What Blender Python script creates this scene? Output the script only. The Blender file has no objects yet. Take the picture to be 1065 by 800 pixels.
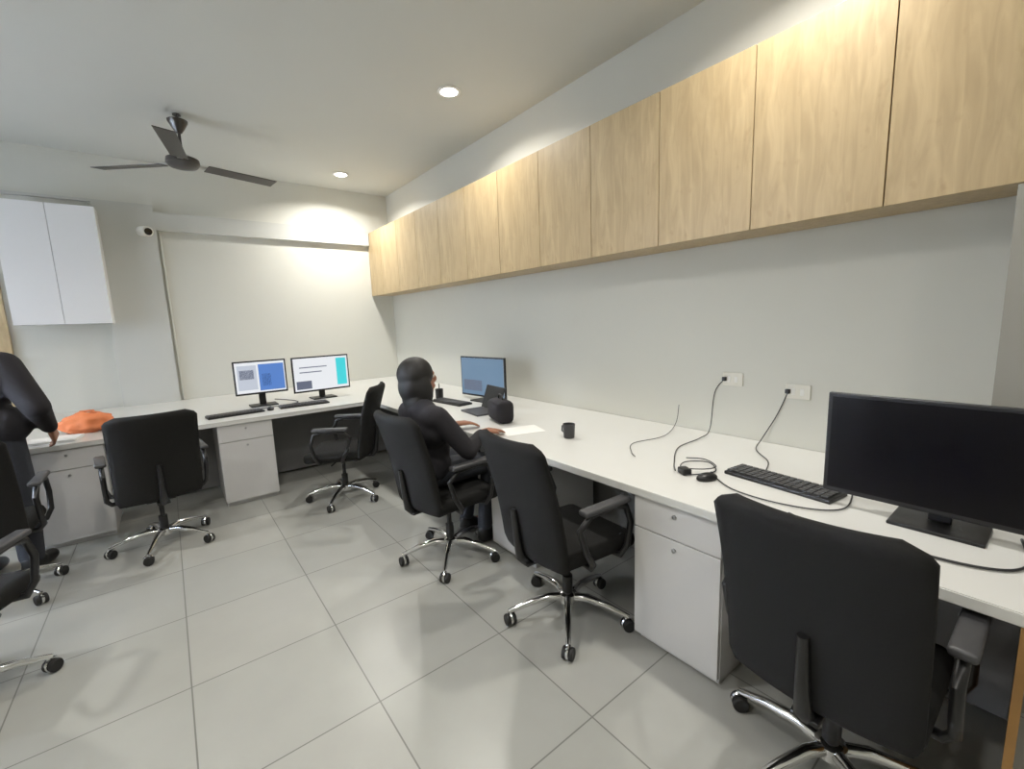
import bpy, bmesh, math, random
from mathutils import Vector, Matrix, Euler
random.seed(7)
SC = bpy.context.scene
C = SC.collection
PI = math.pi
XW, YW, H = 6.15, 2.66, 3.27          # back wall, right wall, ceiling
YL, XR = -3.0, -2.6                   # left wall, wall behind the camera
XD, YD, ZD = 4.34, 1.571, 0.75        # desk fronts and height

# ---------------------------------------------------------------- materials
def lin(c):
    return tuple((v/255/12.92 if v/255 <= 0.04045 else ((v/255+0.055)/1.055)**2.4) for v in c)
MATS = {}
def mat(name, col, rough=0.5, metal=0.0, emit=None, es=1.0, noise=None, bump=0.0, bscale=200.0, spec=0.5, trans=0.0):
    if name in MATS: return MATS[name]
    m = bpy.data.materials.new(name); m.use_nodes = True
    nt = m.node_tree; b = nt.nodes['Principled BSDF']
    c = lin(col) + (1,)
    b.inputs['Base Color'].default_value = c
    b.inputs['Roughness'].default_value = rough
    b.inputs['Metallic'].default_value = metal
    b.inputs['Specular IOR Level'].default_value = spec
    b.inputs['Transmission Weight'].default_value = trans
    tc = nt.nodes.new('ShaderNodeTexCoord')
    if noise:
        scale, amt = noise
        n = nt.nodes.new('ShaderNodeTexNoise'); n.inputs['Scale'].default_value = scale; n.inputs['Detail'].default_value = 6
        r = nt.nodes.new('ShaderNodeMixRGB'); r.blend_type = 'MIX'
        r.inputs[1].default_value = tuple(v*(1-amt) for v in c[:3]) + (1,)
        r.inputs[2].default_value = tuple(min(1, v*(1+amt)) for v in c[:3]) + (1,)
        nt.links.new(tc.outputs['Object'], n.inputs['Vector'])
        nt.links.new(n.outputs['Fac'], r.inputs[0]); nt.links.new(r.outputs[0], b.inputs['Base Color'])
    if bump:
        n2 = nt.nodes.new('ShaderNodeTexNoise'); n2.inputs['Scale'].default_value = bscale; n2.inputs['Detail'].default_value = 4
        bp = nt.nodes.new('ShaderNodeBump'); bp.inputs['Strength'].default_value = bump; bp.inputs['Distance'].default_value = 0.002
        nt.links.new(tc.outputs['Object'], n2.inputs['Vector'])
        nt.links.new(n2.outputs['Fac'], bp.inputs['Height']); nt.links.new(bp.outputs['Normal'], b.inputs['Normal'])
    if emit:
        b.inputs['Emission Color'].default_value = lin(emit) + (1,)
        b.inputs['Emission Strength'].default_value = es
    MATS[name] = m
    return m

WALL = mat('wall_paint', (211, 211, 203), 0.7, noise=(3, 0.02), bump=0.1, bscale=90)
CEIL = mat('ceiling_paint', (206, 207, 202), 0.8, noise=(2, 0.02))
GREYP = mat('grey_paint', (198, 199, 194), 0.6)
LAMW = mat('white_laminate', (209, 209, 205), 0.28, noise=(8, 0.015))
LAMF = mat('drawer_laminate', (200, 199, 198), 0.35, noise=(6, 0.02))
KNEE = mat('grey_laminate', (120, 120, 120), 0.5)
BLKF = mat('black_mesh_fabric', (30, 30, 29), 0.85, bump=0.5, bscale=900, spec=0.2)
BLKP = mat('black_plastic', (24, 24, 25), 0.38)
BLKG = mat('black_glossy_plastic', (9, 8, 11), 0.3, spec=0.18)
DGRY = mat('dark_grey_plastic', (62, 62, 64), 0.45)
CHROME = mat('chrome', (225, 225, 225), 0.12, 1.0)
RUB = mat('caster_rubber', (26, 26, 26), 0.6)
STEEL = mat('brushed_steel', (170, 170, 170), 0.3, 1.0)
CREAM = mat('cream_plastic', (226, 224, 214), 0.4)
ORANGE = mat('orange_cloth', (196, 112, 66), 0.8, noise=(14, 0.25))
PAPER = mat('white_paper', (236, 236, 232), 0.7)
SKIN = mat('skin', (150, 104, 80), 0.5)
HAIR = mat('black_hair', (16, 14, 13), 0.6, bump=0.6, bscale=300)
CLOTHB = mat('black_cotton', (25, 23, 28), 0.85, bump=0.4, bscale=60)
DENIM = mat('charcoal_denim', (44, 47, 54), 0.85, noise=(40, 0.15))
LENSB = mat('lens_glass', (5, 5, 6), 0.05)
FANP = mat('fan_brown', (52, 48, 44), 0.35)
CABLE = mat('black_cable', (40, 40, 42), 0.5)
LAMP = mat('lamp_diffuser', (255, 250, 238), 0.4, emit=(255, 248, 232), es=30)

def wood_mat():
    m = bpy.data.materials.new('oak_laminate'); m.use_nodes = True
    nt = m.node_tree; b = nt.nodes['Principled BSDF']; L = nt.links
    tc = nt.nodes.new('ShaderNodeTexCoord'); mp = nt.nodes.new('ShaderNodeMapping')
    mp.inputs['Scale'].default_value = (9, 9, 1.1)
    n = nt.nodes.new('ShaderNodeTexNoise'); n.inputs['Scale'].default_value = 3.0; n.inputs['Detail'].default_value = 8; n.inputs['Distortion'].default_value = 1.2
    r = nt.nodes.new('ShaderNodeValToRGB'); r.color_ramp.elements[0].position = 0.3; r.color_ramp.elements[1].position = 0.72
    r.color_ramp.elements[0].color = lin((160, 139, 103)) + (1,); r.color_ramp.elements[1].color = lin((182, 160, 122)) + (1,)
    L.new(tc.outputs['Object'], mp.inputs['Vector']); L.new(mp.outputs[0], n.inputs['Vector']); L.new(n.outputs['Fac'], r.inputs[0])
    v = nt.nodes.new('ShaderNodeTexNoise'); v.inputs['Scale'].default_value = 4.2; v.inputs['Detail'].default_value = 3
    mp2 = nt.nodes.new('ShaderNodeMapping'); mp2.inputs['Scale'].default_value = (4.5, 4.5, 2.4)
    r2 = nt.nodes.new('ShaderNodeValToRGB'); r2.color_ramp.elements[0].position = 0.62; r2.color_ramp.elements[1].position = 0.75
    r2.color_ramp.elements[0].color = (1, 1, 1, 1); r2.color_ramp.elements[1].color = (0.84, 0.81, 0.77, 1)
    L.new(tc.outputs['Object'], mp2.inputs['Vector']); L.new(mp2.outputs[0], v.inputs['Vector']); L.new(v.outputs['Fac'], r2.inputs[0])
    mx = nt.nodes.new('ShaderNodeMixRGB'); mx.blend_type = 'MULTIPLY'; mx.inputs[0].default_value = 1
    L.new(r.outputs[0], mx.inputs[1]); L.new(r2.outputs[0], mx.inputs[2]); L.new(mx.outputs[0], b.inputs['Base Color'])
    b.inputs['Roughness'].default_value = 0.42
    return m
WOOD = wood_mat()
WOODD = mat('brown_wood_edge', (150, 112, 62), 0.5, noise=(20, 0.15))

def floor_mat():
    m = bpy.data.materials.new('floor_tiles'); m.use_nodes = True
    nt = m.node_tree; b = nt.nodes['Principled BSDF']; L = nt.links
    tc = nt.nodes.new('ShaderNodeTexCoord'); mp = nt.nodes.new('ShaderNodeMapping')
    L.new(tc.outputs['Object'], mp.inputs['Vector'])
    T = 0.595
    br = nt.nodes.new('ShaderNodeTexBrick'); br.offset = 0; br.squash = 1
    br.inputs['Scale'].default_value = 1; br.inputs['Brick Width'].default_value = T; br.inputs['Row Height'].default_value = T
    br.inputs['Mortar Size'].default_value = 0.0032; br.inputs['Mortar Smooth'].default_value = 0.3
    # grout lines lie at X = 2.194 - k T and Y = -0.085 + k T
    mp.inputs['Location'].default_value = (-(2.194 - 12*T), -(0.085 - 12*T), 0)
    br.inputs['Color1'].default_value = lin((158, 159, 154)) + (1,); br.inputs['Color2'].default_value = lin((163, 163, 158)) + (1,)
    br.inputs['Mortar'].default_value = lin((112, 113, 108)) + (1,)
    L.new(mp.outputs[0], br.inputs['Vector'])
    n = nt.nodes.new('ShaderNodeTexNoise'); n.inputs['Scale'].default_value = 5; n.inputs['Detail'].default_value = 8
    L.new(tc.outputs['Object'], n.inputs['Vector'])
    r = nt.nodes.new('ShaderNodeValToRGB'); r.color_ramp.elements[0].color = (0.92, 0.92, 0.91, 1); r.color_ramp.elements[1].color = (1.06, 1.06, 1.05, 1)
    L.new(n.outputs['Fac'], r.inputs[0])
    mx = nt.nodes.new('ShaderNodeMixRGB'); mx.blend_type = 'MULTIPLY'; mx.inputs[0].default_value = 1
    L.new(br.outputs['Color'], mx.inputs[1]); L.new(r.outputs[0], mx.inputs[2]); L.new(mx.outputs[0], b.inputs['Base Color'])
    b.inputs['Roughness'].default_value = 0.32
    return m
FLOOR = floor_mat()

# ---------------------------------------------------------------- mesh helpers
def box(bm, x0, x1, y0, y1, z0, z1, bev=0.0, M=None):
    r = bmesh.ops.create_cube(bm, size=1)
    vs = r['verts']
    for v in vs:
        v.co = Vector(((x0+x1)/2 + v.co.x*(x1-x0), (y0+y1)/2 + v.co.y*(y1-y0), (z0+z1)/2 + v.co.z*(z1-z0)))
    if bev:
        es = list({e for v in vs for e in v.link_edges})
        g = bmesh.ops.bevel(bm, geom=vs+es, offset=bev, segments=3, profile=0.5, affect='EDGES')
        vs = list({v for f in g['faces'] for v in f.verts} | {v for v in vs if v.is_valid})
    if M is not None:
        for v in vs: v.co = M @ v.co
    return vs
def ring_frame(d):
    d = d.normalized()
    a = Vector((0, 0, 1)) if abs(d.z) < 0.9 else Vector((1, 0, 0))
    u = d.cross(a).normalized(); w = d.cross(u).normalized()
    return u, w
def tube(bm, pts, rad, seg=10, cap=True):
    pts = [Vector(p) for p in pts]
    rads = rad if isinstance(rad, (list, tuple)) else [rad]*len(pts)
    rings = []
    u = None
    for i, p in enumerate(pts):
        d = (pts[min(i+1, len(pts)-1)] - pts[max(i-1, 0)]).normalized()
        if u is None: u, w = ring_frame(d)
        else:
            u = (u - d*u.dot(d)).normalized(); w = d.cross(u).normalized()
        rings.append([bm.verts.new(p + (u*math.cos(2*PI*k/seg) + w*math.sin(2*PI*k/seg))*rads[i]) for k in range(seg)])
    for a, b in zip(rings, rings[1:]):
        for k in range(seg):
            bm.faces.new((a[k], a[(k+1) % seg], b[(k+1) % seg], b[k]))
    if cap:
        bm.faces.new(rings[0][::-1]); bm.faces.new(rings[-1])
def lathe(bm, prof, seg=24, M=None):
    rings = []
    for r, z in prof:
        rings.append([bm.verts.new(((M or Matrix()) @ Vector((r*math.cos(2*PI*k/seg), r*math.sin(2*PI*k/seg), z)))) for k in range(seg)])
    for a, b in zip(rings, rings[1:]):
        for k in range(seg):
            bm.faces.new((a[k], a[(k+1) % seg], b[(k+1) % seg], b[k]))
    bm.faces.new(rings[0][::-1]); bm.faces.new(rings[-1])
def ell(bm, c, r, M=None, seg=20):
    g = bmesh.ops.create_uvsphere(bm, u_segments=seg, v_segments=seg//2+2, radius=1)
    for v in g['verts']:
        v.co = Vector((v.co.x*r[0], v.co.y*r[1], v.co.z*r[2]))
        if M is not None: v.co = M @ v.co
        v.co = v.co + Vector(c)
def capsule(bm, a, b, ra, rb, seg=14):
    a, b = Vector(a), Vector(b)
    d = (b-a).normalized()
    pts, rr = [], []
    for t in (-90, -60, -30, 0):
        pts.append(a + d*ra*math.sin(math.radians(t))); rr.append(max(1e-4, ra*math.cos(math.radians(t))))
    for t in (0, 30, 60, 90):
        pts.append(b + d*rb*math.sin(math.radians(t))); rr.append(max(1e-4, rb*math.cos(math.radians(t))))
    u, w = ring_frame(d)
    rings = [[bm.verts.new(p + (u*math.cos(2*PI*k/seg) + w*math.sin(2*PI*k/seg))*r) for k in range(seg)] for p, r in zip(pts, rr)]
    for x, y in zip(rings, rings[1:]):
        for k in range(seg): bm.faces.new((x[k], x[(k+1) % seg], y[(k+1) % seg], y[k]))
    bm.faces.new(rings[0][::-1]); bm.faces.new(rings[-1])

def obj(name, bm, m, parent=None, smooth=False, angle=None):
    bmesh.ops.recalc_face_normals(bm, faces=bm.faces[:])
    me = bpy.data.meshes.new(name); bm.to_mesh(me); bm.free()
    for mm in (m if isinstance(m, (list, tuple)) else [m]): me.materials.append(mm)
    if smooth:
        me.polygons.foreach_set('use_smooth', [True]*len(me.polygons))
        if angle is not None:
            try: me.set_sharp_from_angle(angle=math.radians(angle))
            except Exception: pass
    o = bpy.data.objects.new(name, me); C.objects.link(o)
    if parent: o.parent = parent
    return o
def boxobj(name, x0, x1, y0, y1, z0, z1, m, parent=None, bev=0.0):
    bm = bmesh.new(); box(bm, x0, x1, y0, y1, z0, z1, bev)
    return obj(name, bm, m, parent)
def tag(o, label, cat, group=None):
    o['label'] = label; o['category'] = cat
    if group: o['group'] = group
    return o
def thing(name, label, cat, loc=(0, 0, 0), rz=0, group=None):
    o = bpy.data.objects.new(name, None); C.objects.link(o)
    o.empty_display_size = 0.1
    o.location = loc; o.rotation_euler = (0, 0, rz)
    return tag(o, label, cat, group)
def struct(o):
    o['kind'] = 'structure'; return o
def dup(root, loc, rz, label, group=None):
    r = root.copy(); C.objects.link(r); r.location = loc; r.rotation_euler = (0, 0, rz); r['label'] = label
    if group: r['group'] = group
    for ch in list(root.children):
        c = ch.copy(); C.objects.link(c); c.parent = r
        for g in list(ch.children):
            d = g.copy(); C.objects.link(d); d.parent = c
    return r

# ---------------------------------------------------------------- room shell
struct(boxobj('floor', XR-0.1, XW+0.1, YL-0.1, YW+0.1, -0.1, 0, FLOOR))
struct(boxobj('ceiling', XR-0.1, XW+0.1, YL-0.1, YW+0.1, H, H+0.1, CEIL))
struct(boxobj('wall_back', XW, XW+0.1, YL-0.1, YW+0.1, 0, H, WALL))
struct(boxobj('wall_right', XR, XW, YW, YW+0.1, 0, H, WALL))
struct(boxobj('wall_rear', XR-0.1, XR, YL-0.1, YW+0.1, 0, H, WALL))
# left wall with a window opening (daylight)
bm = bmesh.new()
WX0, WX1, WZ0, WZ1 = 2.6, 5.4, 0.9, 2.6
box(bm, XR, WX0, YL-0.1, YL, 0, H); box(bm, WX1, XW, YL-0.1, YL, 0, H)
box(bm, WX0, WX1, YL-0.1, YL, 0, WZ0); box(bm, WX0, WX1, YL-0.1, YL, WZ1, H)
struct(obj('wall_left', bm, WALL))
wn = struct(boxobj('window_1', WX0+0.04, WX1-0.04, YL-0.055, YL-0.049, WZ0+0.04, WZ1-0.04, mat('window_glass', (255, 255, 255), 0.0, trans=1.0)))
bm = bmesh.new()
for a in ((WX0, WX1, WZ0, WZ0+0.05), (WX0, WX1, WZ1-0.05, WZ1), (WX0, WX0+0.05, WZ0, WZ1), (WX1-0.05, WX1, WZ0, WZ1), ((WX0+WX1)/2-0.025, (WX0+WX1)/2+0.025, WZ0, WZ1)):
    box(bm, a[0], a[1], YL-0.08, YL-0.02, a[2], a[3])
obj('window_frame', bm, mat('white_frame', (235, 235, 235), 0.4), wn)
# grey pillar strip left of the corner of the back wall, and the end wall return on the right, its shading put into a darker colour
struct(boxobj('wall_pillar', XW-0.07, XW, -0.42, 0.06, 0, 2.80, GREYP))
struct(boxobj('wall_return', -0.55, 0.17, YW-0.34, YW, 0.0, 1.89, mat('shaded_wall_paint', (150, 147, 138), 0.7)))
# grey duct casing along the back wall, slightly sloping
bm = bmesh.new()
vs = box(bm, XW-0.06, XW, 0.06, 2.345, 2.575, 2.76)
struct(obj('trim_1', bm, GREYP))
bm = bmesh.new(); box(bm, XW-0.045, XW, -1.6, 0.06, 2.805, 2.83)
struct(obj('trim_2', bm, GREYP))
# thin skirting
struct(boxobj('baseboard_back', XW-0.012, XW, -1.05, YW, 0, 0.09, LAMF))

# ---------------------------------------------------------------- downlights
def downlight(x, y, label, k=1.0):
    t = thing('ceiling_light', label, 'ceiling light', (x, y, H), 0, 'round recessed downlights')
    bm = bmesh.new(); lathe(bm, [(0.085, 0.0), (0.09, -0.004), (0.088, -0.009), (0.066, -0.012), (0.066, 0.0)], 32)
    obj('rim', bm, mat('white_frame', (235, 235, 235), 0.4), t, True, 40)
    bm = bmesh.new(); lathe(bm, [(0.064, -0.002), (0.064, -0.0105), (0.02, -0.0115)], 32)
    obj('diffuser', bm, LAMP, t)
    L = bpy.data.lights.new('downlight_lamp', 'AREA'); L.shape = 'DISK'; L.size = 0.13; L.energy = LE*k; L.color = (1.0, 0.965, 0.91); L.spread = math.radians(150)
    lo = bpy.data.objects.new('downlight_lamp', L); C.objects.link(lo); lo.parent = t; lo.location = (0, 0, -0.02)
    return t
LE = 30
downlight(3.17, 1.95, 'round recessed ceiling downlight nearer the camera, above the oak cupboards', 0.72)
downlight(5.51, 1.85, 'round recessed ceiling downlight in the far corner above the back desk', 1.15)
for x, y, k in ((0.83, 1.95, 0.8), (0.83, -1.5, 0.8), (3.17, -1.9, 0.8), (-1.6, 0.3, 0.6), (1.75, 0.0, 0.62), (0.1, -0.3, 0.5)):  # unseen lamps; the last pair are added fill to soften the shadows
    downlight(x, y, 'unseen ceiling downlight outside the picture', k)

# ---------------------------------------------------------------- oak wall cupboards, each a unit
YC, ZB, ZT = 2.351, 1.905, 2.742
seams = [0.015] + [0.535+0.52*k for k in range(12)]
seams[-1] = XW-0.004
wl = ['nearest the camera, cut by the right picture edge', 'second nearest the camera', 'third from the camera', 'fourth from the camera', 'fifth from the camera',
      'sixth from the camera', 'seventh from the camera', 'eighth from the camera', 'fourth from the far corner', 'third from the far corner',
      'second from the far corner', 'in the far corner against the back wall']
for i in range(len(seams)-1):
    a, b = seams[i], seams[i+1]
    t = thing('wall_cupboard', 'light oak wall cupboard, ' + wl[i], 'wall cupboard', ((a+b)/2, YC, ZB), 0, 'light oak wall cupboards')
    w = (b-a)/2
    boxobj('carcass', -w, w, 0.02, YW-YC-0.003, 0, ZT-ZB, WOOD, t)
    boxobj('door', -w+0.0025, w-0.0025, 0.0, 0.019, -0.004, ZT-ZB, WOOD, t, 0.001)

# ---------------------------------------------------------------- white cabinet on the back wall, wooden door at the left
t = thing('wall_cabinet', 'large glossy white cabinet hanging on the back wall at the left', 'cabinet', (XW, -1.04, 1.615))
boxobj('carcass', -0.33, -0.004, 0.0, 0.66, 0, 1.08, mat('white_gloss', (240, 241, 243), 0.25), t, 0.004)
for k in range(2):
    boxobj('door', -0.35, -0.331, 0.0+0.33*k+0.002, 0.33+0.33*k-0.002, 0.0, 1.08, mat('white_gloss', (240, 241, 243), 0.25), t, 0.002)
dr = struct(boxobj('door_1', XW-0.05, XW-0.003, -2.05, -1.13, 0.0, 2.15, WOOD))
bm = bmesh.new(); tube(bm, [(XW-0.05, -1.98, 1.0), (XW-0.09, -1.98, 1.0), (XW-0.09, -1.87, 1.0)], 0.009)
obj('door_handle', bm, STEEL, dr)

# CCTV camera
t = thing('security_camera', 'small white security camera high on the back wall', 'security camera', (XW-0.072, -0.06, 2.545))
bm = bmesh.new(); lathe(bm, [(0.045, 0), (0.045, 0.012), (0.03, 0.02), (0.018, 0.05)], 24, Matrix.Rotation(-PI/2, 4, 'Y')); obj('mount', bm, CREAM, t, True, 40)
bm = bmesh.new(); lathe(bm, [(0.036, 0.0), (0.05, 0.01), (0.053, 0.06), (0.05, 0.12), (0.04, 0.13)], 24, Matrix.Translation((-0.045, 0, 0.0)) @ Matrix.Rotation(math.radians(-100), 4, 'Y') @ Matrix.Rotation(math.radians(-25), 4, 'X')); obj('housing', bm, CREAM, t, True, 40)
bm = bmesh.new(); lathe(bm, [(0.036, 0.128), (0.034, 0.136), (0.01, 0.139)], 24, Matrix.Translation((-0.045, 0, 0.0)) @ Matrix.Rotation(math.radians(-100), 4, 'Y') @ Matrix.Rotation(math.radians(-25), 4, 'X')); obj('lens', bm, LENSB, t, True, 40)
bm = bmesh.new(); tube(bm, [(XW-0.012, 0.085, 2.56), (XW-0.012, 0.088, 0.76)], 0.011, 8)
tag(obj('wall_conduit', bm, GREYP), 'thin grey conduit running down the back wall beside the pillar', 'conduit')

# ---------------------------------------------------------------- ceiling fan
t = thing('ceiling_fan', 'dark brown three bladed ceiling fan', 'ceiling fan', (4.72, 0.29, H))
bm = bmesh.new(); lathe(bm, [(0.012, 0.0), (0.028, -0.003), (0.03, -0.012), (0.012, -0.02)]); tube(bm, [(-0.035, 0, -0.012), (0.035, 0, -0.03)], 0.008)
obj('ceiling_hook', bm, FANP, t, True, 40)
bm = bmesh.new(); lathe(bm, [(0.072, -0.05), (0.07, -0.065), (0.045, -0.11), (0.022, -0.145), (0.016, -0.15)]); obj('canopy', bm, FANP, t, True, 40)
bm = bmesh.new(); tube(bm, [(0, 0, -0.004), (0, 0, -0.36)], 0.011); obj('downrod', bm, FANP, t, True, 40)
bm = bmesh.new(); lathe(bm, [(0.02, -0.30), (0.06, -0.325), (0.115, -0.35), (0.12, -0.385), (0.1, -0.41), (0.05, -0.425), (0.02, -0.43)], 32); obj('motor', bm, FANP, t, True, 40)
for ang in (190, 74, -50):
    M = Matrix.Rotation(math.radians(ang), 4, 'Z')
    bm = bmesh.new()
    vs = box(bm, 0.17, 0.74, -0.058, 0.058, -0.389, -0.383, 0.002)
    for v in bm.verts:
        if v.co.x > 0.4: v.co.y *= 1.12
        v.co.z += v.co.y*0.16
        v.co = M @ v.co
    b = obj('blade', bm, FANP, t)
    bm = bmesh.new(); box(bm, 0.10, 0.23, -0.02, 0.02, -0.381, -0.375, 0.001, M); obj('blade_iron', bm, STEEL, b)

# ---------------------------------------------------------------- desks
def prism(bm, poly, z0, z1):
    a = [bm.verts.new((x, y, z0)) for x, y in poly]; b = [bm.verts.new((x, y, z1)) for x, y in poly]
    n = len(poly)
    for i in range(n): bm.faces.new((a[i], a[(i+1) % n], b[(i+1) % n], b[i]))
    bm.faces.new(a[::-1]); bm.faces.new(b)
bm = bmesh.new()
XE = 0.0
prism(bm, [(XE, YD-0.015), (XD-0.015, YD-0.015), (XD-0.015, -1.12), (XW-0.004, -1.12), (XW-0.004, YW-0.004), (0.175, YW-0.004), (0.175, YW-0.345), (XE, YW-0.345)], ZD-0.036, ZD)
bmesh.ops.bevel(bm, geom=[e for e in bm.edges], offset=0.003, segments=2, affect='EDGES')
t = tag(obj('worktop', bm, LAMW), 'long white L shaped worktop along the right and back walls', 'worktop')
# pedestals: local front faces -Y, width w
def pedestal(x, y, rz, w, label):
    t = thing('drawer_pedestal', label, 'drawer pedestal', (x, y, 0), rz, 'white drawer pedestals')
    zt = ZD-0.0375
    bm = bmesh.new(); box(bm, 0, w, 0.02, 0.55, 0.04, zt); box(bm, 0.01, w-0.01, 0.04, 0.5, 0.0, 0.04)
    obj('body', bm, LAMF, t)
    hs = [0.04, 0.565, zt]
    for k in range(2):
        d = boxobj(('door', 'drawer')[k], 0.002, w-0.002, 0.0, 0.0195, hs[k]+0.002, hs[k+1]-0.003, LAMF, t, 0.0015)
        if True:
            bm = bmesh.new(); lathe(bm, [(0.009, 0), (0.009, 0.006), (0.004, 0.007)], 16, Matrix.Translation((w*0.5, 0, hs[k+1]-0.045)) @ Matrix.Rotation(PI/2, 4, 'X'))
            obj('lock', bm, STEEL, d)
    return t
pedestal(0.762, YD, 0, 0.398, 'white drawer pedestal under the right desk, between the two nearest chairs')
pedestal(1.895, YD, 0, 0.40, 'white drawer pedestal under the right desk, behind the second nearest chair')
pedestal(3.02, YD, 0, 0.41, 'white drawer pedestal under the right desk, beyond the seated person')
# back desk: front faces -X ; local x -> -Y
pedestal(XD, 0.66, -PI/2, 0.41, 'white drawer pedestal under the back desk between two office chairs')
pedestal(XD, -0.447, -PI/2, 0.40, 'white drawer pedestal at the left end of the back desk')
# modesty panels under the desks
tag(boxobj('modesty_panel', 0.03, XD+0.6, YD+0.62, YD+0.638, 0.03, ZD-0.037, KNEE), 'grey panel closing the legroom under the right desk', 'panel')
tag(boxobj('modesty_panel', XD+0.62, XD+0.638, -1.1, YD+0.6, 0.03, ZD-0.037, KNEE), 'grey panel closing the legroom under the back desk', 'panel')
tag(boxobj('end_panel', XE+0.002, XE+0.02, YD-0.01, YW-0.35, 0.0, ZD-0.037, WOODD), 'brown wooden end panel of the right desk nearest the camera', 'panel')

# ---------------------------------------------------------------- office chair (faces local +Y)
def curved_panel(bm, w_of, y_of, z0, z1, thick, nz=22, nx=12, curve=0.035):
    fr, bk = [], []
    for i in range(nz+1):
        s = i/nz; z = z0+(z1-z0)*s; w = w_of(s)/2
        rf, rb = [], []
        for j in range(nx+1):
            u = -1+2*j/nx
            x = u*w; y = y_of(s) - curve*(1-u*u)*1.0 + curve
            edge = (1-abs(u)**6)*(1-abs(2*s-1)**20)
            th = thick*(0.3+0.7*edge)
            rf.append(bm.verts.new((x, y+th*0.6, z))); rb.append(bm.verts.new((x, y-th*0.4, z)))
        fr.append(rf); bk.append(rb)
    for i in range(nz):
        for j in range(nx):
            bm.faces.new((fr[i][j], fr[i+1][j], fr[i+1][j+1], fr[i][j+1])); bm.faces.new((bk[i][j], bk[i][j+1], bk[i+1][j+1], bk[i+1][j]))
        bm.faces.new((fr[i][0], bk[i][0], bk[i+1][0], fr[i+1][0])); bm.faces.new((fr[i][nx], fr[i+1][nx], bk[i+1][nx], bk[i][nx]))
    for j in range(nx):
        bm.faces.new((fr[0][j], fr[0][j+1], bk[0][j+1], bk[0][j])); bm.faces.new((fr[nz][j], bk[nz][j], bk[nz][j+1], fr[nz][j+1]))
def back_y(s):  # recline
    return -0.235 - 0.14*s + 0.02*math.sin(s*PI)
def back_w(s):
    w = 0.465 + 0.01*s
    if s < 0.06: w *= 0.93+s*1.16
    if s > 0.93: w *= math.sqrt(max(0.02, 1-((s-0.93)/0.07)**2*0.45))
    return w
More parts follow.
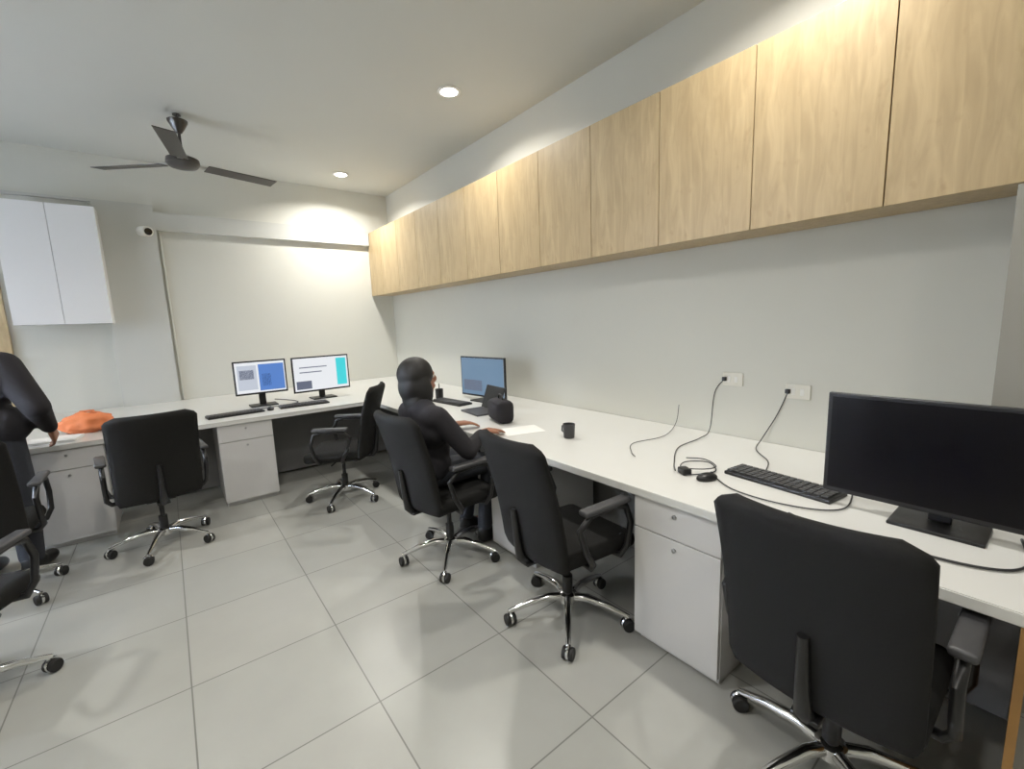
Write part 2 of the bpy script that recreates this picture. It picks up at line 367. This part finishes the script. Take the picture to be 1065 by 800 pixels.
def office_chair(label, loc, rz, base_rot=0.0):
    t = thing('office_chair', label, 'office chair', loc, rz, 'black office chairs on chrome bases')
    bm = bmesh.new(); box(bm, -0.235, 0.235, -0.22, 0.25, 0.405, 0.485, 0.035)
    for v in bm.verts:
        if v.co.z > 0.45: v.co.z += 0.012*(1-(v.co.x/0.235)**2)
        if v.co.y > 0.17: v.co.z -= 0.02
    obj('seat', bm, BLKF, t, True, 50)
    bm = bmesh.new(); box(bm, -0.19, 0.19, -0.18, 0.2, 0.385, 0.406, 0.004); box(bm, -0.08, 0.08, -0.1, 0.1, 0.35, 0.386, 0.004)
    tube(bm, [(0.07, 0.02, 0.365), (0.2, 0.03, 0.36)], 0.006)
    obj('seat_plate', bm, BLKP, t)
    bm = bmesh.new(); curved_panel(bm, back_w, back_y, 0.40, 1.0, 0.075, 30, 16)
    b = obj('backrest', bm, BLKF, t, True)
    bm = bmesh.new(); box(bm, -0.035, 0.035, -0.27, -0.1, 0.375, 0.39, 0.003)
    tube(bm, [(0, -0.25, 0.383), (0, -0.285, 0.42), (0, -0.30, 0.52), (0, -0.315, 0.66)], [0.022, 0.022, 0.018, 0.014]); obj('back_support', bm, BLKP, t, True, 50)
    for s in (-1, 1):
        bm = bmesh.new()
        x = s*0.272
        tube(bm, [(s*0.17, 0.10, 0.397), (s*0.25, 0.11, 0.40), (x, 0.13, 0.45), (x, 0.155, 0.56), (x, 0.12, 0.645), (x, 0.04, 0.665), (x, -0.1, 0.66), (x, -0.165, 0.61), (x, -0.13, 0.5), (x, -0.09, 0.43), (s*0.25, -0.08, 0.40), (s*0.17, -0.07, 0.397)], 0.0145, 10)
        a = obj('armrest', bm, BLKP, t, True, 60)
        bm = bmesh.new(); box(bm, x-0.028, x+0.028, -0.15, 0.13, 0.668, 0.695, 0.011); obj('arm_pad', bm, DGRY, a, True, 50)
    bm = bmesh.new(); tube(bm, [(0, 0, 0.10), (0, 0, 0.22)], 0.026, 16); tube(bm, [(0, 0, 0.22), (0, 0, 0.37)], 0.015, 16); obj('gas_cylinder', bm, BLKP, t, True, 50)
    bm = bmesh.new(); lathe(bm, [(0.03, 0.075), (0.042, 0.08), (0.045, 0.125), (0.032, 0.135)]); hub = obj('base', bm, CHROME, t, True, 40)
    for k in range(5):
        a = base_rot + k*2*PI/5; c, s = math.cos(a), math.sin(a)
        bm = bmesh.new()
        pts = [(r_*c, r_*s, z_) for r_, z_ in ((0.03, 0.108), (0.1, 0.118), (0.2, 0.102), (0.28, 0.078), (0.305, 0.07))]
        tube(bm, pts, [0.021, 0.020, 0.016, 0.013, 0.012], 12); obj('leg', bm, CHROME, hub, True, 50)
        bm = bmesh.new(); cx, cy = 0.30*c, 0.30*s
        tube(bm, [(cx, cy, 0.075), (cx, cy, 0.045)], 0.006)
        ca = a+0.9+k
        wx, wy = math.cos(ca), math.sin(ca)
        vs = []
        lathe(bm, [(0.012, -0.006), (0.03, -0.006), (0.033, 0), (0.03, 0.006), (0.012, 0.006)], 18, Matrix.Translation((cx, cy, 0.036)) @ Matrix.Rotation(ca, 4, 'Z') @ Matrix.Rotation(PI/2, 4, 'Y'))
        cs = obj('caster', bm, CHROME, t, True, 40)
        bm = bmesh.new()
        for sg in (-1, 1):
            lathe(bm, [(0.010, -0.008), (0.026, -0.009), (0.029, -0.004), (0.029, 0.004), (0.026, 0.009), (0.010, 0.008)], 20, Matrix.Translation((cx+sg*0.016*wx, cy+sg*0.016*wy, 0.0292)) @ Matrix.Rotation(ca, 4, 'Z') @ Matrix.Rotation(PI/2, 4, 'Y'))
        obj('wheel', bm, RUB, cs, True, 40)
    return t
c0 = office_chair('black office chair nearest the camera, its tall back towards us at the bottom right', (0.37, 1.53, 0), math.radians(0), math.radians(150))
dup(c0, (1.478, 1.455, 0), math.radians(3), 'black office chair, second from the camera along the right desk')
dup(c0, (2.385, 1.30, 0), math.radians(-5), 'black office chair that the person at the right desk is sitting on')
dup(c0, (3.86, 1.10, 0), math.radians(-145), 'empty black office chair in the corner between the back desk and the right desk')
dup(c0, (3.90, -0.16, 0), math.radians(-96), 'empty black office chair at the back desk, near the orange bag')
dup(c0, (3.70, -0.95, 0), math.radians(-90), 'black office chair right behind the standing person, cut off by the left edge')
dup(c0, (2.68, -0.87, 0), math.radians(-70), 'black office chair of which only a chrome leg end and caster show at the left')

# ---------------------------------------------------------------- monitors
def screen_mat(kind):
    m = bpy.data.materials.new('screen_'+kind); m.use_nodes = True
    nt = m.node_tree; b = nt.nodes['Principled BSDF']
    b.inputs['Base Color'].default_value = (0.005, 0.005, 0.006, 1); b.inputs['Roughness'].default_value = 0.25
    return m
def lit(col, s): return mat('screen_light_%d_%d_%d' % col, (5, 5, 5), 0.3, emit=col, es=s)
def monitor(label, loc, rz, w, h, z0, panels, bezel=0.014, tilt=0.0, group='desk monitors'):
    """faces local -Y; z0 = bottom of the panel above the desk; panels: list (x0,x1,y0,y1,material) in 0..1"""
    t = thing('monitor', label, 'monitor', loc, rz, group)
    M = Matrix.Translation((0, 0, z0)) @ Matrix.Rotation(tilt, 4, 'X')
    bm = bmesh.new(); box(bm, -w/2, w/2, 0.0, 0.022, 0, h, 0.004, M); box(bm, -w*0.3, w*0.3, 0.0225, 0.045, h*0.15, h*0.75, 0.008, M)
    obj('casing', bm, BLKP, t)
    scr = None
    bm = bmesh.new(); box(bm, -w/2+bezel, w/2-bezel, -0.0015, 0.001, bezel*1.3, h-bezel, 0, M); scr = obj('screen', bm, BLKG if not panels else lit((235, 238, 242), 1.0), t)
    for (a, b, c, d, mm) in [(1-q[1], 1-q[0])+q[2:] for q in panels]:
        W_, H_ = w-2*bezel, h-2.3*bezel
        bm = bmesh.new(); box(bm, -w/2+bezel+a*W_, -w/2+bezel+b*W_, -0.0024, -0.0012, bezel*1.3+c*H_, bezel*1.3+d*H_, 0, M); obj('display_window', bm, mm, scr)
    bm = bmesh.new(); box(bm, -0.03, 0.03, 0.046, 0.066, 0.012, z0+h*0.5, 0.003); obj('stand', bm, BLKP, t)
    bm = bmesh.new(); box(bm, -0.12, 0.12, -0.06, 0.12, 0.0, 0.012, 0.004); obj('stand_base', bm, BLKP, t)
    return t
blue = lit((96, 140, 214), 0.9); dk = lit((60, 70, 100), 0.6); cyan = lit((70, 214, 222), 1.0); pale = lit((205, 212, 225), 0.9); mid = lit((120, 128, 150), 0.7); lblue = lit((120, 150, 178), 0.8)
# back desk: face -X => local -Y maps to -X : rz = -90deg
monitor('lit monitor with a blue window, left one on the back desk', (4.93, 0.70, ZD), -PI/2, 0.46, 0.33, 0.12,
        [(0.04, 0.42, 0.1, 0.9, pale), (0.08, 0.36, 0.45, 0.75, mid), (0.46, 0.98, 0.05, 0.92, blue), (0.52, 0.7, 0.2, 0.6, dk)])
monitor('lit white monitor with a cyan block, right one on the back desk', (4.93, 1.27, ZD), -PI/2 - 0.05, 0.58, 0.37, 0.08,
        [(0.78, 0.97, 0.08, 0.94, cyan), (0.1, 0.6, 0.70, 0.73, mid), (0.1, 0.5, 0.55, 0.58, mid), (0.03, 0.3, 0.05, 0.3, mid)])
monitor('pale blue lit monitor on the right desk beyond the seated person', (3.42, 2.30, ZD), -0.12, 0.62, 0.38, 0.04,
        [(0.0, 1.0, 0.0, 1.0, lblue), (0.05, 0.5, 0.1, 0.4, mid)])
monitor('large black switched off monitor on the right desk at the picture edge', (0.235, 1.965, ZD), 0.0, 0.66, 0.385, 0.05, [])

# ---------------------------------------------------------------- desk things
def keyboard(label, loc, rz):
    t = thing('keyboard', label, 'keyboard', loc, rz, 'black keyboards')
    bm = bmesh.new(); box(bm, -0.22, 0.22, -0.075, 0.075, 0, 0.016, 0.004); obj('base', bm, BLKP, t)
    bm = bmesh.new()
    for r in range(5):
        for c in range(15):
            x = -0.205+c*0.0282; y = -0.06+r*0.025
            box(bm, x, x+0.0235, y, y+0.021, 0.016, 0.0225)
    obj('keys', bm, DGRY, t)
    return t
k0 = keyboard('black keyboard lying beside the large black monitor', (0.74, 2.04, ZD), 0.12)
dup(k0, (4.62, 1.0, ZD), -PI/2+0.05, 'black keyboard on the back desk below the lit monitors')
dup(k0, (3.58, 2.05, ZD), -0.1, 'black keyboard in front of the pale blue monitor')
dup(k0, (4.60, 0.42, ZD), -PI/2-0.1, 'black keyboard at the left of the two lit monitors')
def mouse(label, loc, rz):
    t = thing('mouse', label, 'mouse', loc, rz, 'black mice')
    bm = bmesh.new(); ell(bm, (0, 0, 0.010), (0.03, 0.052, 0.024))
    for v in bm.verts:
        if v.co.z < 0: v.co.z = 0
    obj('shell', bm, BLKP, t, True, 50)
    bm = bmesh.new(); tube(bm, [(0, 0.02, 0.0325), (0, 0.032, 0.0305)], 0.004); obj('wheel', bm, DGRY, t)
    return t
m0 = mouse('black mouse in front of the keyboard by the large black monitor', (0.98, 1.86, ZD), 0.4)
dup(m0, (4.60, 0.70, ZD), -1.4, 'black mouse on the back desk left of the keyboard')
# power adapter
t = thing('power_adapter', 'small black power adapter among cables left of the keyboard', 'power adapter', (1.09, 1.86, ZD), 0.5)
bm = bmesh.new(); box(bm, -0.028, 0.028, -0.022, 0.022, 0, 0.03, 0.006); obj('body', bm, BLKP, t)
bm = bmesh.new(); tube(bm, [(0.028, 0, 0.014), (0.045, 0, 0.013)], [0.011, 0.004]); obj('plug_neck', bm, BLKP, t)
def cable(name, pts, label, r=0.0028, m=CABLE, n=7):
    P = [Vector(p) for p in pts]; out = []
    for i in range(len(P)-1):
        p0, p1, p2, p3 = P[max(i-1, 0)], P[i], P[i+1], P[min(i+2, len(P)-1)]
        for k in range(n):
            s = k/n
            out.append(0.5*((2*p1)+(-p0+p2)*s+(2*p0-5*p1+4*p2-p3)*s*s+(-p0+3*p1-3*p2+p3)*s**3))
    out.append(P[-1])
    bm = bmesh.new(); tube(bm, out, r, 6)
    return tag(obj(name, bm, m, None, True), label, 'cable')
z = ZD+0.0065
cable('cable', [(1.12, 1.83, z+.01), (1.2, 1.95, z), (1.33, 2.2, z), (1.34, 2.45, z+.004), (1.36, 2.6, z+.03), (1.36, 2.648, ZD+0.26), (1.30, 2.653, 1.10)], 'dark cable climbing the wall from the adapter')
cable('cable', [(0.95, 2.65, 1.06), (1.0, 2.648, 0.92), (1.06, 2.62, ZD+.03), (1.02, 2.45, z+.003), (0.9, 2.3, z), (0.85, 2.16, z)], 'dark cable from the wall to the keyboard')
cable('cable', [(1.07, 1.83, z), (1.0, 1.97, z), (1.08, 2.06, z+.006), (1.16, 1.99, z+.006), (1.13, 1.9, z+.006), (1.04, 1.93, z+.012), (1.02, 2.02, z+.008), (1.12, 2.1, z+.003), (1.2, 2.06, z+.002)], 'coiled dark cable on the desk beside the adapter')
cable('cable', [(0.96, 1.90, z), (0.85, 1.82, z), (0.7, 1.80, z), (0.55, 1.84, z), (0.48, 1.93, z), (0.5, 2.1, z)], 'thin cable running under the large black monitor')
cable('cable', [(1.6, 2.645, 0.90), (1.6, 2.61, ZD+.03), (1.52, 2.35, z+.002), (1.56, 2.1, z), (1.46, 1.95, z), (1.40, 1.90, z)], 'thin cable lying across the empty middle of the right desk', 0.002)
cable('cable', [(0.60, 1.74, z), (0.5, 1.70, z), (0.35, 1.71, z), (0.12, 1.74, z), (0.03, 1.84, z), (0.05, 2.05, z)], 'black cable in front of the large black monitor', 0.004)
cable('cable', [(5.25, 0.85, z), (5.1, 0.93, z), (4.93, 0.99, z), (4.80, 0.97, z), (4.74, 0.78, z), (4.72, 0.6, z)], 'black cable lying between the two lit monitors', 0.004)
def socket(x, zz, label):
    t = thing('wall_socket', label, 'wall socket', (x, YW, zz), 0, 'white wall sockets')
    boxobj('plate', -0.06, 0.06, -0.010, -0.0005, -0.04, 0.04, CREAM, t, 0.003)
    for q in (-0.03, 0.012): boxobj('switch', q, q+0.018, -0.013, -0.0105, -0.018, 0.018, PAPER, t, 0.001)
    boxobj('plug', 0.034, 0.056, -0.03, -0.0105, -0.012, 0.012, BLKP, t, 0.003)
socket(1.255, 1.10, 'white wall socket that the adapter cable runs up to')
socket(0.905, 1.06, 'white wall socket above the keyboard near the black monitor')
# cup
def cup(label, loc, h, m):
    t = thing('cup', label, 'cup', loc)
    bm = bmesh.new(); lathe(bm, [(0.03, 0), (0.034, 0.004), (0.039, h), (0.036, h), (0.032, 0.01), (0.01, 0.008)], 24); obj('body', bm, m, t, True, 40)
    bm = bmesh.new(); tube(bm, [(0.037, 0, h*0.8), (0.06, 0, h*0.75), (0.063, 0, h*0.4), (0.035, 0, h*0.25)], 0.005); obj('handle', bm, m, t, True)
    return t
cup('dark mug standing on the right desk behind the second chair', (1.93, 1.94, ZD), 0.09, DGRY)
# bag on the desk
t = thing('backpack', 'black bag on the right desk beside the pale blue monitor', 'bag', (2.62, 1.92, ZD), 0.3)
bm = bmesh.new(); box(bm, -0.14, 0.14, -0.07, 0.07, 0.0, 0.17, 0.05)
for v in bm.verts: v.co.x += 0.02*math.sin(v.co.z*20)
obj('body', bm, CLOTHB, t, True, 60)
bm = bmesh.new(); tube(bm, [(-0.05, 0, 0.165), (-0.03, 0, 0.2), (0.03, 0, 0.2), (0.05, 0, 0.165)], 0.007); obj('handle', bm, BLKP, t, True)
# laptop near the person
t = thing('laptop', 'small open dark laptop on the right desk in front of the seated person', 'laptop', (3.02, 1.99, ZD), 0.1)
boxobj('keyboard_base', -0.15, 0.15, -0.1, 0.1, 0, 0.014, DGRY, t, 0.004)
bm = bmesh.new(); box(bm, -0.15, 0.15, 0, 0.008, 0, 0.2, 0.003, Matrix.Translation((0, 0.098, 0.014)) @ Matrix.Rotation(-0.35, 4, 'X')); obj('lid', bm, BLKP, t)
# orange bag, papers at the left end of the back desk
t = thing('cloth_bundle', 'crumpled orange cloth bag on the left end of the back desk', 'cloth bag', (4.78, -0.56, ZD), 0.2)
bm = bmesh.new(); bmesh.ops.create_icosphere(bm, subdivisions=4, radius=1)
from mathutils import noise as mn
for v in bm.verts:
    n = mn.noise(v.co*2.2)*0.22 + mn.noise(v.co*6)*0.06
    v.co = Vector((v.co.x*0.12, v.co.y*0.165, v.co.z*0.085))*(1+n) + Vector((0, 0, 0.066))
    if v.co.z < 0: v.co.z = 0
obj('bundle', bm, ORANGE, t, True)
bm = bmesh.new(); tube(bm, [(0.0, -0.06, 0.12), (0.02, -0.04, 0.16), (0.02, 0.04, 0.16), (0, 0.06, 0.13)], 0.008); obj('handle', bm, ORANGE, t, True)
t = thing('paper_stack', 'white paper stack on the back desk in front of the orange bag', 'paper stack', (4.52, -0.72, ZD), 0.15)
bm = bmesh.new()
for k in range(6): box(bm, -0.1, 0.1, -0.14, 0.14, 0.003*k, 0.003*k+0.0025, 0, Matrix.Rotation(0.03*math.sin(k*2.1), 4, 'Z'))
obj('sheets', bm, PAPER, t)
t = thing('paper_sheet', 'single white sheet on the right desk near the black bag', 'paper', (2.3, 1.85, ZD), 0.3)
boxobj('sheet', -0.1, 0.1, -0.14, 0.14, 0, 0.001, PAPER, t)
# phone on back desk + pen pot
t = thing('pen_pot', 'black pen pot on the desk left of the pale blue monitor', 'pen pot', (3.9, 2.1, ZD))
bm = bmesh.new(); lathe(bm, [(0.035, 0), (0.038, 0.003), (0.04, 0.095), (0.037, 0.095), (0.034, 0.01), (0.01, 0.008)]); obj('pot', bm, BLKP, t, True, 40)
for k in range(3):
    bm = bmesh.new(); tube(bm, [(0.01*(k-1), 0.005*k, 0.012), (0.022*(k-1), 0.01*k-0.01, 0.15)], 0.004); tag(obj('pen', bm, [DGRY, STEEL, BLKP][k], None), 'pen standing in the black pen pot', 'pen', 'pens in the black pot').location = (3.9, 2.1, ZD)

# ---------------------------------------------------------------- people
def remesh(name, bm, m, parent, vox, smooth=2):
    me = bpy.data.meshes.new(name); bm.to_mesh(me); bm.free()
    o = bpy.data.objects.new(name, me); C.objects.link(o)
    md = o.modifiers.new('r', 'REMESH'); md.mode = 'VOXEL'; md.voxel_size = vox; md.use_smooth_shade = True
    sm = o.modifiers.new('s', 'SMOOTH'); sm.factor = 0.5; sm.iterations = smooth
    dg = bpy.context.evaluated_depsgraph_get()
    nm = bpy.data.meshes.new_from_object(o.evaluated_get(dg))
    o.modifiers.clear(); o.data = nm; nm.name = name
    nm.materials.clear(); nm.materials.append(m)
    o.parent = parent
    return o
def hand(bm, wrist, d, palm_n, curl=0.5, side=1):
    """palm and five bent fingers, d = direction of the fingers, palm_n = palm normal"""
    w = Vector(wrist); d = Vector(d).normalized(); n = Vector(palm_n).normalized(); s = d.cross(n).normalized()*side
    for k in range(4):
        o = (k-1.5)*0.019
        capsule(bm, w+s*o*0.6+d*0.01, w+d*0.085+s*o, 0.016, 0.012)
        L = (0.040, 0.046, 0.043, 0.033)[k]
        p = w+d*0.088+s*o*1.1
        a = curl*0.7
        for seg in range(3):
            dd = (d*math.cos(a)+n*math.sin(a)).normalized()
            q = p+dd*L*(1-0.25*seg)
            capsule(bm, p, q, 0.0092-0.0008*seg, 0.0085-0.0008*seg, 10); p = q; a += curl*0.7
    p = w+d*0.025-s*0.022; q = p-s*0.03+d*0.028+n*0.006; r_ = q+d*0.03+n*0.010
    capsule(bm, p, q, 0.014, 0.0105, 10); capsule(bm, q, r_, 0.0105, 0.0085, 10)
def head(bm, c, M):
    c = Vector(c)
    def e(o, r): ell(bm, c + M @ Vector(o), r, M, 20)
    e((0, 0, 0.02), (0.074, 0.094, 0.1)); e((0, 0.025, -0.05), (0.056, 0.068, 0.068)); e((0, 0.055, -0.095), (0.028, 0.026, 0.022))
    e((0, 0.098, -0.02), (0.012, 0.018, 0.024)); e((0, 0.084, 0.02), (0.05, 0.014, 0.014)); e((0, 0.088, -0.062), (0.024, 0.011, 0.006)); e((0, 0.086, -0.073), (0.02, 0.011, 0.006))
    for s in (-1, 1): e((s*0.076, -0.005, -0.012), (0.010, 0.018, 0.032))
def eyes(c, M, parent):
    for s in (-1, 1):
        bm = bmesh.new(); ell(bm, Vector(c)+M @ Vector((s*0.03, 0.083, 0.0)), (0.012, 0.009, 0.008), M); obj('eye', bm, mat('eye_white', (225, 220, 215), 0.3), parent, True)

# seated person on the third chair, seen from behind
px, py = 2.44, 1.31
P = thing('person', 'person with black hair in a black top sitting at the right desk, seen from behind', 'person', (px, py, 0), math.radians(-2))
def limbs(bm, segs):
    for a, b, ra, rb in segs: capsule(bm, a, b, ra, rb)
hc = (0.06, -0.10, 1.165)
HM = Matrix.Rotation(math.radians(6), 3, 'X') @ Matrix.Rotation(math.radians(10), 3, 'Z')
bm = bmesh.new()
limbs(bm, [((0.01, -0.13, 0.92), (0.05, -0.11, 1.09), 0.05, 0.05), ((0, -0.08, 0.68), (0, -0.12, 0.88), 0.07, 0.07)])
arm = {s: ((s*0.17+0.01, -0.11, 0.95), (s*0.27, 0.02, 0.74), (s*0.17, 0.20, 0.80)) for s in (-1, 1)}
for s in (-1, 1):
    A_, B_, C_ = arm[s]
    limbs(bm, [(A_, B_, 0.042, 0.036), (B_, C_, 0.035, 0.024)])
    limbs(bm, [((s*0.07, -0.03, 0.58), (s*0.11+0.045, 0.33, 0.555), 0.055, 0.05), ((s*0.07, -0.03, 0.58), (0, -0.08, 0.68), 0.055, 0.07), ((s*0.11+0.045, 0.33, 0.55), (s*0.11+0.045, 0.26, 0.12), 0.05, 0.036), ((s*0.11+0.045, 0.25, 0.075), (s*0.11+0.045, 0.38, 0.05), 0.036, 0.028)])
    hand(bm, (s*0.165, 0.215, 0.802), (-s*0.2, 1, -0.05), (0, 0, -1), 0.3, s)
head(bm, hc, HM)
remesh('body', bm, SKIN, P, 0.006, 3); eyes(hc, HM, P)
bm = bmesh.new()
limbs(bm, [((0.01, -0.13, 0.97), (0.02, -0.12, 1.015), 0.08, 0.065), ((-0.14, -0.125, 0.945), (0.16, -0.125, 0.945), 0.078, 0.078), ((-0.05, -0.13, 0.98), (0.07, -0.13, 0.98), 0.072, 0.072), ((-0.09, -0.12, 0.86), (0.10, -0.12, 0.86), 0.105, 0.105), ((-0.06, -0.09, 0.62), (0.06, -0.09, 0.62), 0.11, 0.11), ((0, -0.09, 0.7), (0, -0.11, 0.83), 0.13, 0.13)])
for s in (-1, 1):
    A_, B_, C_ = arm[s]
    limbs(bm, [(A_, B_, 0.068, 0.056), (B_, Vector(B_).lerp(Vector(C_), 0.85), 0.054, 0.04)])
remesh('shirt', bm, CLOTHB, P, 0.012, 4)
bm = bmesh.new()
for s in (-1, 1):
    limbs(bm, [((s*0.07, -0.07, 0.585), (s*0.11+0.045, 0.33, 0.56), 0.095, 0.068), ((s*0.11+0.045, 0.33, 0.56), (s*0.11+0.045, 0.26, 0.13), 0.064, 0.052)])
remesh('trousers', bm, DENIM, P, 0.012, 3)
for s in (-1, 1):
    bm = bmesh.new(); limbs(bm, [((s*0.11+0.045, 0.245, 0.05), (s*0.11+0.045, 0.40, 0.042), 0.046, 0.038), ((s*0.11+0.045, 0.245, 0.09), (s*0.11+0.045, 0.30, 0.06), 0.046, 0.045)])
    for v in bm.verts: v.co.z = max(0.004, v.co.z)
    remesh('shoe', bm, BLKP, P, 0.01, 2)
bm = bmesh.new()
def he(o, r): ell(bm, Vector(hc)+HM @ Vector(o), r, HM, 24)
he((0, -0.02, 0.03), (0.104, 0.112, 0.108)); he((0, -0.05, -0.05), (0.106, 0.085, 0.11)); he((0, -0.06, -0.13), (0.108, 0.06, 0.08)); he((0, -0.065, -0.19), (0.10, 0.045, 0.06))
for s in (-1, 1): he((s*0.088, -0.005, -0.07), (0.026, 0.055, 0.10)); he((s*0.06, -0.07, -0.21), (0.04, 0.035, 0.06))
remesh('hair', bm, HAIR, P, 0.008, 3)

# standing person at the left picture edge
P2 = thing('person', 'person in black clothes standing at the left picture edge, mostly cut off', 'person', (4.08, -0.945, 0), math.radians(-72))
bm = bmesh.new()
hc2 = (0.0, 0.03, 1.62); HM2 = Matrix.Rotation(0.1, 3, 'X')
limbs(bm, [((0, -0.01, 1.40), (0, 0.01, 1.54), 0.055, 0.052), ((0, 0, 1.0), (0, 0, 1.35), 0.12, 0.11)])
arms = {-1: ((-0.155, 0, 1.34), (-0.30, -0.05, 1.07), (-0.26, 0.12, 0.90)), 1: ((0.155, 0, 1.34), (0.30, -0.05, 1.06), (0.25, 0.17, 0.93))}
for s in (-1, 1):
    a, b, c = arms[s]
    limbs(bm, [(a, b, 0.045, 0.036), (b, c, 0.035, 0.025)])
    limbs(bm, [((s*0.09, 0, 0.93), (s*0.11, 0.02, 0.5), 0.08, 0.055), ((s*0.11, 0.02, 0.5), (s*0.12, -0.02, 0.10), 0.052, 0.036), ((s*0.12, -0.03, 0.06), (s*0.13, 0.11, 0.045), 0.036, 0.028)])
    dv = (Vector(c)-Vector(b)).normalized()
    hand(bm, Vector(c)+dv*0.01, dv, (-s, 0, 0), 0.5, 1)
head(bm, hc2, HM2)
remesh('body', bm, SKIN, P2, 0.006, 3); eyes(hc2, HM2, P2)
bm = bmesh.new()
limbs(bm, [((0, -0.005, 1.40), (0, 0.0, 1.45), 0.09, 0.07), ((-0.13, 0, 1.35), (0.13, 0, 1.35), 0.08, 0.08), ((-0.115, 0, 1.24), (0.115, 0, 1.24), 0.12, 0.12), ((-0.11, 0, 0.97), (0.11, 0, 0.97), 0.125, 0.125), ((0, 0, 1.1), (0, 0, 1.2), 0.145, 0.14)])
for s in (-1, 1):
    a, b, c = arms[s]
    cc = Vector(b).lerp(Vector(c), 0.85)
    limbs(bm, [(a, b, 0.085, 0.07), (b, cc, 0.066, 0.045)])
remesh('shirt', bm, CLOTHB, P2, 0.012, 4)
bm = bmesh.new()
for s in (-1, 1):
    limbs(bm, [((s*0.075, 0, 0.92), (s*0.11, 0.02, 0.5), 0.105, 0.078), ((s*0.11, 0.02, 0.5), (s*0.12, -0.02, 0.11), 0.075, 0.062)])
remesh('trousers', bm, DENIM, P2, 0.012, 3)
for s in (-1, 1):
    bm = bmesh.new(); limbs(bm, [((s*0.12, -0.04, 0.05), (s*0.13, 0.14, 0.042), 0.048, 0.04), ((s*0.12, -0.04, 0.09), (s*0.125, 0.03, 0.06), 0.046, 0.045)])
    for v in bm.verts: v.co.z = max(0.004, v.co.z)
    remesh('shoe', bm, BLKP, P2, 0.01, 2)
bm = bmesh.new()
for o_, r_ in (((0, -0.02, 0.04), (0.086, 0.100, 0.096)), ((0, -0.05, -0.02), (0.08, 0.065, 0.07))): ell(bm, Vector(hc2)+HM2 @ Vector(o_), r_, HM2, 24)
remesh('hair', bm, HAIR, P2, 0.008, 3)

# ---------------------------------------------------------------- world, camera
w = bpy.data.worlds.new('sky'); SC.world = w; w.use_nodes = True
bg = w.node_tree.nodes['Background']; bg.inputs[0].default_value = (0.72, 0.82, 1.0, 1); bg.inputs[1].default_value = 95.0

fl, yaw, pitch, roll = 458.5, 0.66, 0.145, -0.037
c_, s_ = math.cos, math.sin
f = Vector((c_(yaw)*c_(pitch), s_(yaw)*c_(pitch), -s_(pitch)))
r0 = Vector((-s_(yaw), c_(yaw), 0)); u0 = Vector((c_(yaw)*s_(pitch), s_(yaw)*s_(pitch), c_(pitch)))
# the world here is laid out with X into the room and Y to the right, so mirror Y at the end
r_ = c_(roll)*r0 + s_(roll)*u0; u_ = -s_(roll)*r0 + c_(roll)*u0

# flip the Y axis of everything once (scene was laid out with Y pointing right)
bpy.context.view_layer.update()
seen = set()
for o in list(SC.objects):
    o.location.y *= -1
    o.rotation_euler = (0, 0, -o.rotation_euler.z) if o.type != 'CAMERA' else o.rotation_euler
    if o.type == 'MESH' and o.data.name not in seen:
        seen.add(o.data.name)
        o.data.transform(Matrix.Diagonal((1, -1, 1, 1))); o.data.flip_normals()
def fy(v): return Vector((v.x, -v.y, v.z))
f, r_, u_ = fy(f), fy(r_), fy(u_)
cam = bpy.data.cameras.new('camera'); cam.sensor_width = 36; cam.sensor_fit = 'HORIZONTAL'; cam.lens = fl/1065*36; cam.clip_start = 0.02
co = bpy.data.objects.new('camera', cam); C.objects.link(co)
R = Matrix((r_, u_, -f)).transposed()
co.matrix_world = Matrix.Translation((0, 0, 1.5)) @ R.to_4x4()
SC.camera = co

SC.view_settings.view_transform = 'Standard'; SC.view_settings.look = 'None'
SC.view_settings.gamma = 1; SC.view_settings.use_curve_mapping = False
SC.view_settings.exposure = -0.05
SC.cycles.max_bounces = 8; SC.cycles.diffuse_bounces = 5; SC.cycles.sample_clamp_indirect = 6
SC.cycles.use_denoising = True
